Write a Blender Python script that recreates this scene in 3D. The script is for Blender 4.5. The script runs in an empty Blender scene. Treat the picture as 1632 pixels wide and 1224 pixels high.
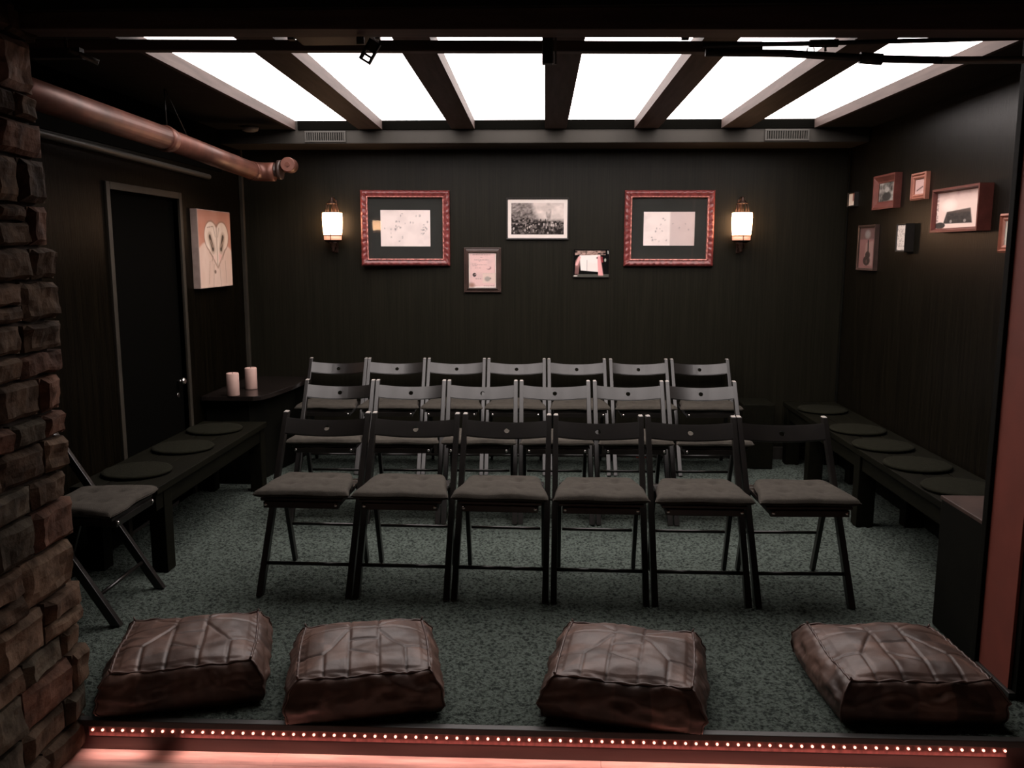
import bpy, bmesh, math, random
import numpy as np
from mathutils import Vector, Matrix, noise, Euler
random.seed(7); rng = np.random.default_rng(7)
PI = math.pi
SC = bpy.context.scene
COL = SC.collection

# ------------------------------------------------------------------ materials
def mk(name, col, rough=.5, metal=0., var=0., vs=8., stretch=(1, 1, 1), bump=0., bs=60., spec=.5,
       emit=None, estr=0., attr=False, coat=0., col2=None, vdetail=4., vlo=.35, vhi=.65):
    m = bpy.data.materials.new(name); m.use_nodes = True
    nt = m.node_tree; b = nt.nodes['Principled BSDF']
    b.inputs['Base Color'].default_value = (*col, 1)
    b.inputs['Roughness'].default_value = rough
    b.inputs['Metallic'].default_value = metal
    b.inputs['Specular IOR Level'].default_value = spec
    if coat: b.inputs['Coat Weight'].default_value = coat; b.inputs['Coat Roughness'].default_value = .03
    tc = nt.nodes.new('ShaderNodeTexCoord'); mp = nt.nodes.new('ShaderNodeMapping')
    mp.inputs['Scale'].default_value = stretch
    nt.links.new(tc.outputs['Object'], mp.inputs['Vector'])
    src = None
    if attr:
        a = nt.nodes.new('ShaderNodeVertexColor'); a.layer_name = 'Col'; src = a.outputs['Color']
    if var or col2:
        n = nt.nodes.new('ShaderNodeTexNoise'); n.inputs['Scale'].default_value = vs; n.inputs['Detail'].default_value = vdetail
        nt.links.new(mp.outputs['Vector'], n.inputs['Vector'])
        r = nt.nodes.new('ShaderNodeMapRange'); r.inputs[1].default_value = vlo; r.inputs[2].default_value = vhi
        nt.links.new(n.outputs['Fac'], r.inputs[0])
        mx = nt.nodes.new('ShaderNodeMix'); mx.data_type = 'RGBA'
        if attr:
            mx.blend_type = 'MULTIPLY'; mx.inputs['Factor'].default_value = 1
            cr = nt.nodes.new('ShaderNodeMapRange'); cr.inputs[3].default_value = 1 - var; cr.inputs[4].default_value = 1 + var
            nt.links.new(r.outputs[0], cr.inputs[0])
            nt.links.new(src, mx.inputs['A']); nt.links.new(cr.outputs[0], mx.inputs['B'])
        else:
            ca = tuple(c * (1 - var) for c in col); cb = col2 or tuple(min(1, c * (1 + var)) for c in col)
            nt.links.new(r.outputs[0], mx.inputs['Factor'])
            mx.inputs['A'].default_value = (*ca, 1); mx.inputs['B'].default_value = (*cb, 1)
        src = mx.outputs['Result']
    if src is not None: nt.links.new(src, b.inputs['Base Color'])
    if bump:
        n2 = nt.nodes.new('ShaderNodeTexNoise'); n2.inputs['Scale'].default_value = bs; n2.inputs['Detail'].default_value = 5
        nt.links.new(mp.outputs['Vector'], n2.inputs['Vector'])
        bp = nt.nodes.new('ShaderNodeBump'); bp.inputs['Strength'].default_value = bump; bp.inputs['Distance'].default_value = .01
        nt.links.new(n2.outputs['Fac'], bp.inputs['Height']); nt.links.new(bp.outputs['Normal'], b.inputs['Normal'])
    if emit:
        b.inputs['Emission Color'].default_value = (*emit, 1); b.inputs['Emission Strength'].default_value = estr
    return m

M = {}
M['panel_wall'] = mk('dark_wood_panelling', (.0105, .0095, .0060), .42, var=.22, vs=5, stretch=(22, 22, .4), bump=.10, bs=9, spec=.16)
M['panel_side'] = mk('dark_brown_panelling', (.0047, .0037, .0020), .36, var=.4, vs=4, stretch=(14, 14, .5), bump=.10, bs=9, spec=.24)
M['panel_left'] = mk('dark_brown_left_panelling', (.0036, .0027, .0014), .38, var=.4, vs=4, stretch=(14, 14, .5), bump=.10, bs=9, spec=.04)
M['black_wall'] = mk('black_paint', (.004, .004, .0026), .7, var=.2, vs=6, spec=.08)
M['ceiling'] = mk('black_ceiling_paint', (.012, .012, .010), .85, var=.2, spec=.15)
M['beam'] = mk('brown_beam_wood', (.062, .045, .040), .62, var=.2, vs=5, stretch=(8, .6, 8), spec=.10)
M['bulkhead'] = mk('grey_bulkhead_paint', (.029, .026, .0215), .7, var=.12, vs=3, spec=.3)
M['light'] = mk('luminous_ceiling_diffuser', (.8, .8, .8), .5, emit=(1, .90, .87), estr=6.6)
M['carpet'] = mk('teal_shag_carpet', (.076, .094, .083), .95, var=.68, vs=75, bump=1., bs=150, spec=.05, col2=(.093, .114, .099), vdetail=6, vlo=.36, vhi=.58)
M['chair_wood'] = mk('dark_stained_chair_wood', (.0085, .007, .006), .29, var=.25, vs=9, stretch=(1, 1, 1), spec=.5)
M['cushion'] = mk('grey_cushion_cotton', (.055, .049, .041), .95, var=.12, vs=30, bump=.3, bs=250, spec=.1)
M['metal'] = mk('bright_steel', (.75, .72, .70), .25, 1.)
M['bench'] = mk('dark_bench_wood', (.0045, .0043, .0022), .65, var=.3, vs=4, stretch=(10, .8, 10), spec=.08)
M['pad'] = mk('dark_olive_felt', (.0085, .0084, .0046), .95, var=.25, vs=40, bump=.3, bs=160, spec=.1)
M['leather'] = mk('brown_leather', (.1, .06, .045), .48, var=.35, vs=9, bump=.16, bs=30, spec=.42, attr=True)
M['seam'] = mk('leather_piping', (.07, .038, .03), .45, var=.3)
M['stone'] = mk('rough_sandstone', (.2, .14, .1), .9, var=.45, vs=14, bump=.8, bs=30, attr=True, spec=.1)
M['mortar'] = mk('dark_mortar', (.035, .024, .018), .95, var=.3)
M['copper'] = mk('aged_copper', (.135, .050, .034), .45, .3, var=.45, vs=5, bump=.05, bs=12)
M['iron'] = mk('black_iron', (.022, .021, .02), .5, .4)
M['gun'] = mk('grey_conduit_steel', (.10, .095, .085), .45, .5)
M['rail'] = mk('dark_rail_wood', (.05, .032, .026), .6, var=.3, vs=5, stretch=(.6, 6, 6))
M['red'] = mk('brick_red_paint', (.17, .036, .022), .65, var=.1, vs=6)
M['riser'] = mk('stained_step_riser', (.055, .024, .020), .38, var=.3, vs=3, stretch=(.5, 4, 4))
M['nosing'] = mk('black_nosing', (.02, .018, .016), .45)
M['frontfloor'] = mk('varnished_pine_boards', (.62, .43, .36), .42, var=.3, vs=3, stretch=(1.2, 8, 8), bump=.1, bs=10)
M['shade'] = mk('glowing_opal_glass', (.9, .8, .7), .4, emit=(1, .56, .30), estr=15.)
M['shade_low'] = mk('glowing_amber_glass', (.8, .5, .4), .4, emit=(1, .42, .24), estr=.95)
M['sconce'] = mk('bronze_sconce_metal', (.05, .026, .018), .45, .6)
M['ornate'] = mk('oxblood_carved_wood', (.20, .042, .040), .33, var=.35, vs=30, spec=.6)
M['gilt'] = mk('worn_gilt_lip', (.56, .22, .19), .35, .35, var=.5, vs=60)
M['matboard'] = mk('black_mat_board', (.019, .020, .017), .85, var=.08)
M['glass'] = None
M['detector'] = mk('grey_plastic', (.16, .16, .15), .5)
M['postglint'] = mk('post_top_highlight', (.34, .31, .28), .5)  # pale colour stands for ceiling light glinting on the post tops
M['artsatin'] = mk('satin_print', (1, 1, 1), .34, attr=True, spec=.35)
M['art'] = mk('printed_paper', (1, 1, 1), .75, attr=True, spec=.25)
M['artgloss'] = mk('glossy_print', (1, 1, 1), .16, attr=True, spec=.5)
M['blackframe'] = mk('black_frame_lacquer', (.018, .015, .013), .4)
M['walnut'] = mk('dark_walnut_frame', (.055, .033, .027), .4, var=.25, vs=12)
M['redframe'] = mk('dark_red_frame', (.13, .036, .028), .45, var=.2, vs=15)
M['orangeframe'] = mk('terracotta_frame', (.36, .135, .09), .42, var=.15, vs=15)
M['canvas'] = mk('canvas_edge', (.38, .28, .245), .85, var=.1, vs=20)
M['candle'] = mk('pale_wax', (.60, .40, .345), .5, var=.05)
M['wick'] = mk('charred_wick', (.02, .02, .02), .9)
M['tabletop'] = mk('black_gloss_top', (.012, .009, .008), .22, var=.2, vs=5)
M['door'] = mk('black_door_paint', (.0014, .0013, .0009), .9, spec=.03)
M['casing'] = mk('dark_door_casing', (.03, .025, .018), .6, var=.2, vs=5, spec=.3)
M['vent'] = mk('painted_grille', (.036, .033, .028), .7)
M['white'] = mk('off_white_plastic', (.90, .80, .75), .6)
M['led_on'] = mk('lit_diode', (.9, .5, .4), .4, emit=(1, .40, .30), estr=3.2)
M['led_off'] = mk('dark_diode', (.1, .05, .04), .3)
M['ledtape'] = mk('clear_led_tape', (.22, .07, .06), .3, var=.3, vs=20, stretch=(3, 1, 1))
M['redcable'] = mk('red_cable', (.25, .03, .02), .5)

# clear picture glass: thin sheet that mixes transparency with a mirror-like coat by Fresnel
g = bpy.data.materials.new('picture_glass'); g.use_nodes = True
nt = g.node_tree; nt.nodes.clear()
out = nt.nodes.new('ShaderNodeOutputMaterial'); tr = nt.nodes.new('ShaderNodeBsdfTransparent'); gl = nt.nodes.new('ShaderNodeBsdfGlossy')
gl.inputs['Roughness'].default_value = .02
lw = nt.nodes.new('ShaderNodeLayerWeight'); lw.inputs['Blend'].default_value = .5
pw = nt.nodes.new('ShaderNodeMath'); pw.operation = 'POWER'; pw.inputs[1].default_value = 5
ma = nt.nodes.new('ShaderNodeMath'); ma.operation = 'MULTIPLY_ADD'; ma.inputs[1].default_value = .96; ma.inputs[2].default_value = .04
nt.links.new(lw.outputs['Facing'], pw.inputs[0]); nt.links.new(pw.outputs[0], ma.inputs[0]); fr = ma
mx = nt.nodes.new('ShaderNodeMixShader')
nt.links.new(fr.outputs[0], mx.inputs[0]); nt.links.new(tr.outputs[0], mx.inputs[1]); nt.links.new(gl.outputs[0], mx.inputs[2])
nt.links.new(mx.outputs[0], out.inputs['Surface']); M['glass'] = g

# ------------------------------------------------------------------ mesh helpers
class MB:
    def __init__(s): s.v = []; s.f = []; s.c = []; s.sm = []
    def add(s, vs, fs, mat=None, smooth=False):
        o = len(s.v)
        if mat is not None: vs = [mat @ Vector(v) for v in vs]
        s.v += [tuple(v) for v in vs]; s.f += [tuple(i + o for i in f) for f in fs]; s.sm += [smooth] * len(fs)
        return s
    def box(s, x0, x1, y0, y1, z0, z1, mat=None):
        return s.add([(x0, y0, z0), (x1, y0, z0), (x1, y1, z0), (x0, y1, z0), (x0, y0, z1), (x1, y0, z1), (x1, y1, z1), (x0, y1, z1)],
                     [(0, 3, 2, 1), (4, 5, 6, 7), (0, 1, 5, 4), (1, 2, 6, 5), (2, 3, 7, 6), (3, 0, 4, 7)], mat)
    def hexa(s, bot, top):   # 4 bottom corners ccw, 4 top corners ccw
        return s.add(list(bot) + list(top), [(0, 3, 2, 1), (4, 5, 6, 7), (0, 1, 5, 4), (1, 2, 6, 5), (2, 3, 7, 6), (3, 0, 4, 7)])
    def tube(s, pts, r, n=12, caps=True):
        pts = [Vector(p) for p in pts]; rs = r if isinstance(r, (list, tuple)) else [r] * len(pts)
        vs = []; up = None
        for i, p in enumerate(pts):
            d = (pts[min(i + 1, len(pts) - 1)] - pts[max(i - 1, 0)]).normalized()
            if up is None:
                a = Vector((0, 0, 1)) if abs(d.z) < .9 else Vector((1, 0, 0)); up = d.cross(a).normalized()
            else: up = (up - d * up.dot(d)).normalized()
            w = d.cross(up)
            for k in range(n):
                t = 2 * PI * k / n; vs.append(p + (up * math.cos(t) + w * math.sin(t)) * rs[i])
        fs = []
        for i in range(len(pts) - 1):
            for k in range(n):
                fs.append((i * n + k, i * n + (k + 1) % n, (i + 1) * n + (k + 1) % n, (i + 1) * n + k))
        s.add(vs, fs, None, True)
        if caps:
            o = len(s.v) - len(vs); s.f += [tuple(o + i for i in range(n))[::-1], tuple(o + i for i in range((len(pts) - 1) * n, len(pts) * n))]; s.sm += [False, False]
        return s
    def lathe(s, prof, n=24, mat=None, smooth=True):    # prof: (r, z)
        vs = []; fs = []
        for r, z in prof:
            for k in range(n): t = 2 * PI * k / n; vs.append((r * math.cos(t), r * math.sin(t), z))
        for i in range(len(prof) - 1):
            for k in range(n): fs.append((i * n + k, i * n + (k + 1) % n, (i + 1) * n + (k + 1) % n, (i + 1) * n + k))
        s.add(vs, fs, mat, smooth); o = len(s.v) - len(vs)
        s.f += [tuple(o + i for i in range(n))[::-1], tuple(o + i for i in range((len(prof) - 1) * n, len(prof) * n))]; s.sm += [False, False]
        return s
    def mesh(s, name, bevel=0., seg=2):
        me = bpy.data.meshes.new(name); me.from_pydata(s.v, [], s.f)
        me.polygons.foreach_set('use_smooth', s.sm); me.update()
        if bevel:
            b = bmesh.new(); b.from_mesh(me)
            es = [e for e in b.edges if len(e.link_faces) == 2 and e.calc_face_angle(0) > .6]
            bmesh.ops.bevel(b, geom=es, offset=bevel, segments=seg, affect='EDGES', profile=.6)
            b.to_mesh(me); b.free()
        return me
    def build(s, name, m, parent=None, bevel=0., seg=2):
        return obj(name, s.mesh(name, bevel, seg), m, parent)

def obj(name, me, m, parent=None):
    o = bpy.data.objects.new(name, me); COL.objects.link(o)
    if m is not None and not me.materials: me.materials.append(M[m] if isinstance(m, str) else m)
    if parent is not None: o.parent = parent
    return o
def thing(name, label, cat, loc=(0, 0, 0), rz=0, group=None):
    o = bpy.data.objects.new(name, None); COL.objects.link(o); o.location = loc; o.rotation_euler = (0, 0, rz)
    o.empty_display_size = .1
    return tag(o, label, cat, group)
def tag(o, label, cat, group=None):
    o['label'] = label; o['category'] = cat
    if group: o['group'] = group
    return o
def struct(o, label=None):
    o['kind'] = 'structure'
    if label: o['label'] = label
    return o
def copy_tree(o, parent=None):
    c = o.copy(); COL.objects.link(c)
    if parent is not None: c.parent = parent
    for ch in list(o.children): copy_tree(ch, c)
    return c
def setcol(me, cols):   # per vertex colours
    a = me.color_attributes.new('Col', 'FLOAT_COLOR', 'POINT')
    arr = np.ones((len(me.vertices), 4), np.float32); arr[:, :3] = cols
    a.data.foreach_set('color', arr.ravel())

# ------------------------------------------------------------------ camera
cam = bpy.data.cameras.new('camera'); co = bpy.data.objects.new('camera', cam); COL.objects.link(co)
R_ = Vector((0.9992235, 0.03937322, 0.00146514)); U_ = Vector((-0.00739622, 0.15091874, 0.9885185)); W_ = Vector((-0.03870004, 0.98776175, -0.15109277))
co.matrix_world = Matrix(((R_.x, U_.x, -W_.x, 0), (R_.y, U_.y, -W_.y, 0), (R_.z, U_.z, -W_.z, 1.5631), (0, 0, 0, 1)))
cam.sensor_width = 36.; cam.lens = 1378.4 / 1632 * 36; cam.clip_start = .05
SC.camera = co
SC.view_settings.view_transform = 'Standard'; SC.view_settings.look = 'None'; SC.view_settings.gamma = 1; SC.view_settings.exposure = 0
SC.view_settings.use_curve_mapping = False
wd = bpy.data.worlds.new('world'); SC.world = wd; wd.use_nodes = True
wd.node_tree.nodes['Background'].inputs[0].default_value = (.004, .0034, .003, 1)

# ------------------------------------------------------------------ room shell
XL, XR, YB, YS, ZF = -2.30, 2.20, 6.55, 2.66, -.108      # left / right / back wall, step edge, lower floor
ZC, ZP, YF = 2.402, 2.464, 6.18                          # beam underside, diffuser, bulkhead face

# shag carpet on the raised floor: a dense displaced sheet
nx, ny = 380, 330
xs = np.linspace(XL, XR, nx); ys = np.linspace(YS + .01, YB, ny)
vs = []; 
for j in range(ny):
    for i in range(nx):
        x = xs[i]; y = ys[j]
        h = .5 + .5 * noise.noise(Vector((x * 34, y * 34, 0))) + .45 * noise.noise(Vector((x * 78, y * 78, 3))) + .25 * rng.random()
        e = 1.
        vs.append((x, y, -.013 + .0125 * max(0., min(1.3, h)) * e))
fs = [(j * nx + i, j * nx + i + 1, (j + 1) * nx + i + 1, (j + 1) * nx + i) for j in range(ny - 1) for i in range(nx - 1)]
me = bpy.data.meshes.new('floor'); me.from_pydata(vs, [], fs); me.polygons.foreach_set('use_smooth', [True] * len(fs)); me.update()
struct(obj('floor', me, 'carpet'))
struct(MB().box(XL, XR, YS + .012, YB, -.2, -.0135).build('floor_subfloor', 'black_wall'))
# lower floor in front: boards
b = MB(); y = -.6
while y < YS - .001:
    y1 = min(y + .11, YS); x = -3.2 + random.random()
    b.box(-3.2, x, y + .0006, y1 - .0006, ZF - .02, ZF)
    while x < 3:
        x1 = min(x + random.uniform(.9, 1.7), 3); b.box(x + .0008, x1, y + .0006, y1 - .0006, ZF - .02, ZF); x = x1
    y = y1
struct(b.build('floor_front', 'frontfloor'))
struct(MB().box(-1.75, 1.9, YS, YS + .011, ZF, -.022).build('trim_1', 'riser'))                     # riser
struct(MB().box(-1.75, 1.9, YS - .010, YS + .018, -.022, .002).build('trim_2', 'nosing', bevel=.003))   # nosing

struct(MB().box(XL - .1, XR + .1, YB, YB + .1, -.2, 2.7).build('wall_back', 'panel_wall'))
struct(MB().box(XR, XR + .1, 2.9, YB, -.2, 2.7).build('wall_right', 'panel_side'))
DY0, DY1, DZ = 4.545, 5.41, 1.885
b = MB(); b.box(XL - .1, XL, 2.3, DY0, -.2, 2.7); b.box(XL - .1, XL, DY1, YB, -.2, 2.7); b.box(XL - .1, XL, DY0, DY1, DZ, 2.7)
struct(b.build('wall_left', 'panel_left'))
struct(MB().box(XL, XR, YB - .014, YB, -.01, .092).build('baseboard_back', 'bulkhead', bevel=.004))
struct(MB().box(XR - .014, XR, 3.2, YB - .014, -.01, .092).build('baseboard_right', 'black_wall'))
b = MB(); b.box(XL, XL + .014, 2.72, DY0 - .05, -.01, .092); b.box(XL, XL + .014, DY1 + .05, YB - .014, -.01, .092)
struct(b.build('baseboard_left', 'black_wall'))
struct(MB().box(XL, XL + .03, YB - .035, YB, .092, 2.309).build('trim_3', 'casing', bevel=.006))
struct(MB().box(XR - .012, XR, YB - .03, YB, .092, 2.309).build('trim_4', 'black_wall', bevel=.004))

# door in the left wall
d = bpy.data.objects.new('door_1', None); COL.objects.link(d); d.location = (XL, (DY0 + DY1) / 2, 0); struct(d, 'black door in the left wall with a thin dark casing')
hw = (DY1 - DY0) / 2
MB().box(-.06, -.03, -hw, hw, -.005, DZ).build('door_leaf', 'door', d)
b = MB()
b.box(-.05, .014, -hw - .04, -hw, -.01, DZ + .04); b.box(-.05, .014, hw, hw + .04, -.01, DZ + .04); b.box(-.05, .014, -hw, hw, DZ, DZ + .04)
b.build('door_frame', 'casing', d, bevel=.004)
b = MB(); b.tube([(-.03, hw - .08, .75), (.0, hw - .08, .75)], .008); b.lathe([(.008, 0), (.02, .005), (.024, .015), (.016, .026)], 16, Matrix.Translation((-.004, hw - .08, .75)) @ Matrix.Rotation(PI / 2, 4, 'Y'))
b.lathe([(.016, 0), (.016, .004)], 16, Matrix.Translation((-.03, hw - .08, .66)) @ Matrix.Rotation(PI / 2, 4, 'Y'))
b.build('door_handle', 'metal', d)

# ceiling: plate, side soffits, beams, diffusers, back bulkhead
Y0 = 3.74
def xat(n_, f_, y): return n_ + (f_ - n_) * (y - 3.3) / 2.88          # beam edges were read at y 3.3 and 6.18
def band(name, m, l0, l1, r0, r1, z0, z1, ya=2.90, yb=YF):     # x left near/far, right near/far
    b = MB(); q = [(xat(l0, l1, ya), ya), (xat(r0, r1, ya), ya), (r1, yb), (l1, yb)]
    b.hexa([(x, y, z0) for x, y in q], [(x, y, z1) for x, y in q])
    return struct(b.build(name, m))
struct(MB().box(XL - .1, XR + .1, 1.2, YB + .1, 2.56, 2.62).build('ceiling', 'ceiling'))
band('ceiling_left', 'ceiling', XL, XL, -1.735, -1.782, ZC, 2.56)
band('ceiling_right', 'ceiling', 1.917, 1.842, XR, XR, ZC, 2.56)
struct(MB().box(-1.735, 1.917, 2.75, Y0, ZP - .002, 2.56).build('ceiling_front', 'ceiling'))
BE = [(-1.735, -1.782, -1.711, -1.758), (-1.24, -1.312, -1.086, -1.147), (-.615, -.662, -.466, -.503), (-.012, -.018, .149, .131),
      (.621, .597, .761, .760), (1.229, 1.189, 1.388, 1.377), (1.893, 1.818, 1.917, 1.842)]
for k, e in enumerate(BE): band('trim_%d' % (5 + k), 'beam', *e, ZC, 2.5)
for k in range(6):
    a, c = BE[k], BE[k + 1]
    b = MB(); q = [(xat(a[2], a[3], Y0), Y0), (xat(c[0], c[1], Y0), Y0), (c[1], YF), (a[3], YF)]; b.hexa([(x, y, ZP) for x, y in q], [(x, y, ZP + .01) for x, y in q])
    o = b.build('ceiling_light', 'light')
    tag(o, ['glowing white ceiling panel nearest the copper pipe and the left wall', 'glowing white ceiling panel second from the left wall, crossed by the small two-hole bracket',
            'glowing white ceiling panel just left of the broad middle beam', 'glowing white ceiling panel just right of the broad middle beam',
            'glowing white ceiling panel second from the right wall, under the pipe joint', 'glowing white ceiling panel nearest the right wall, crossed by both pipes'][k], 'ceiling light', 'luminous ceiling panels between the beams')
struct(MB().box(XL, XL + .006, 2.72, YF, 2.115, ZC).build('trim_17', 'door'))  # black board added to darken the upper left wall
struct(MB().box(XL, XR, YF, YB, 2.309, 2.56).build('trim_12', 'bulkhead', bevel=.006))
struct(MB().box(-1.74, 1.83, YF - .012, YF - .0005, ZC, ZP - .0005).build('trim_16', 'door'))

# ------------------------------------------------------------------ air vents in the bulkhead
def vent(x0, x1, z0, z1, label):
    cx = (x0 + x1) / 2; w = (x1 - x0) / 2; h = z1 - z0
    t = thing('air_vent', label, 'vent', (cx, YF, z0), 0, 'louvred vents in the bulkhead')
    f = MB(); f.box(-w, w, -.010, 0, 0, .012); f.box(-w, w, -.010, 0, h - .012, h); f.box(-w, -w + .014, -.010, 0, .012, h - .012); f.box(w - .014, w, -.010, 0, .012, h - .012)
    f.build('frame', 'vent', t, bevel=.002)
    MB().box(-w + .014, w - .014, -.0015, -.0002, .012, h - .012).build('duct_backing', 'black_wall', t)
    s = MB(); n = 17
    for k in range(n):
        x = -w + .022 + (2 * w - .044) * k / (n - 1)
        s.box(-.0035, .0035, -.004, .004, .012, h - .012, Matrix.Translation((x, -.0055, 0)) @ Matrix.Rotation(.5, 4, 'Z'))
    s.build('louvres', 'vent', t)
vent(-1.695, -1.405, 2.318, 2.395, 'louvred vent at the left end of the bulkhead, near the pipe end cap')
vent(1.488, 1.790, 2.318, 2.395, 'louvred vent at the right end of the bulkhead, above the right wall lamp')

# ------------------------------------------------------------------ stage opening
# right jamb wall and its red reveal
struct(MB().box(1.672, 2.6, 2.93, 3.19, ZF, 2.7).build('wall_front_right', 'black_wall'))
struct(MB().box(1.660, 1.672, 2.962, 3.175, .02, 2.6).build('trim_13', 'red', bevel=.002))
struct(MB().box(1.646, 1.672, 3.175, 3.21, ZF, 2.6).build('trim_14', 'black_wall', bevel=.003))
struct(MB().box(1.648, 1.672, 2.93, 3.175, -.108, .02).build('baseboard_front', 'nosing', bevel=.003))
# header over the opening
struct(MB().box(-1.56, 2.6, 2.60, 2.74, 2.258, 2.7).build('wall_front_top', 'ceiling'))
struct(MB().hexa([(-1.56, 2.62, 2.211), (1.95, 2.62, 2.180), (1.95, 2.72, 2.180), (-1.56, 2.72, 2.211)], [(-1.56, 2.62, 2.258), (1.95, 2.62, 2.258), (1.95, 2.72, 2.258), (-1.56, 2.72, 2.258)]).build('trim_15', 'rail', bevel=.003))

# stone wall on the left: irregular courses of split stone on dark mortar
def stone_wall():
    b = MB(); cols = []
    X = -1.555
    z = ZF
    r = random.Random(11)
    def block(y0, y1, z0, z1, tone, end=False):
        n, mm = 9, 7
        prot = r.uniform(.0, .014); seed = r.uniform(0, 99); tilt = r.uniform(-.012, .012); tz = r.uniform(-.01, .012)
        vs = []; 
        for j in range(mm + 1):
            for i in range(n + 1):
                u = i / n; v = j / mm
                y = y0 + (y1 - y0) * u; zz = z0 + (z1 - z0) * v
                e = min(u, 1 - u) * (y1 - y0); g_ = min(v, 1 - v) * (z1 - z0)
                edge = min(1, e / .012) * min(1, g_ / .010)
                nn = noise.noise(Vector((y * 9 + seed, zz * 12, seed))) * .013 + noise.noise(Vector((y * 28, zz * 30 + seed, 4))) * .007
                x = X + prot + (nn + tilt * (u - .5) * 2 + tz * (v - .5)) * edge - .018 * (1 - edge)
                y += noise.noise(Vector((zz * 20, seed, 0))) * .007 * (1 if u in (0, 1) else .3)
                zz += noise.noise(Vector((y * 16, seed, 7))) * .007
                vs.append((x, y, zz))
        k0 = len(vs)
        ring = [i for i in range(n + 1)] + [(j + 1) * (n + 1) - 1 for j in range(1, mm + 1)] + [mm * (n + 1) + i for i in range(n - 1, -1, -1)] + [j * (n + 1) for j in range(mm - 1, 0, -1)]
        for q in ring: vs.append((X - .06, vs[q][1], vs[q][2]))
        fs = [(j * (n + 1) + i, j * (n + 1) + i + 1, (j + 1) * (n + 1) + i + 1, (j + 1) * (n + 1) + i) for j in range(mm) for i in range(n)]
        L = len(ring)
        for q in range(L): fs.append((ring[q], k0 + q, k0 + (q + 1) % L, ring[(q + 1) % L]))
        b.add(vs, fs, None, False); cols.extend([tuple(c * m_ for c, m_ in zip(tone, (.44, .40, .36)))] * len(vs))
    while z < 2.34:
        h = r.uniform(.075, .165)
        yend = 2.70 + r.uniform(-.03, .022); y = yend
        while y > 1.15:
            w = r.uniform(.10, .27)
            t = r.uniform(.55, 1.25); hue = r.random()
            tone = (.20 * t, .148 * t, .112 * t) if hue < .6 else ((.22 * t, .13 * t, .10 * t) if hue < .85 else (.145 * t, .13 * t, .105 * t))
            if r.random() < .07: tone = (.50, .36, .31)
            if h > .12 and r.random() < .3:
                s = r.uniform(.4, .6); block(y - w + .012, y, z + .006, z + h * s - .003, tone); t2 = r.uniform(.6, 1.2)
                block(y - w + .012, y, z + h * s + .003, z + h - .006, (.2 * t2, .14 * t2, .105 * t2))
            else: block(y - w + .012, y, z + .006, z + h - .006, tone)
            y -= w
        z += h
    me = b.mesh('wall_front_left'); setcol(me, np.array(cols))
    struct(obj('wall_front_left', me, 'stone'))
    struct(MB().box(-2.35, -1.585, 1.0, 2.675, ZF, 2.7).build('wall_front_left_core', 'mortar'))
stone_wall()

# LED strip under the nosing
t = thing('led_strip', 'pinkish red LED light strip along the front step below the carpet edge', 'light strip', (0, YS, -.036))
MB().box(-1.535, 1.505, -.003, -.0003, -.022, .012).build('tape', 'ledtape', t)
dm = MB().lathe([(.0006, -.0035), (.0042, -.002), (.0046, 0), (.0042, .002), (.0006, .0035)], 10, Matrix.Rotation(PI / 2, 4, 'X')).mesh('diode')
x = -1.520; k = 0
while x < 1.50:
    dead = -1.335 < x < -1.225
    o = bpy.data.objects.new('diode', dm.copy() if dead else dm); COL.objects.link(o); o.parent = t; o.location = (x, -.006, .001)
    if not o.data.materials: o.data.materials.append(M['led_off' if dead else 'led_on'])
    x += .0343; k += 1
def area(name, loc, rot, sx, sy, power, col, spread=None):
    l = bpy.data.lights.new(name, 'AREA'); l.shape = 'RECTANGLE'; l.size = sx; l.size_y = sy; l.energy = power; l.color = col
    if spread: l.spread = spread
    o = bpy.data.objects.new(name, l); COL.objects.link(o); o.location = loc; o.rotation_euler = rot; return o
for x0, x1 in ((-1.53, -1.335), (-1.22, 1.50)):
    area('led_strip_light', ((x0 + x1) / 2, YS - .0155, -.030), (-.10, 0, 0), x1 - x0, .005, 0.50 * (x1 - x0), (1, .54, .50), 1.7)

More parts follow.
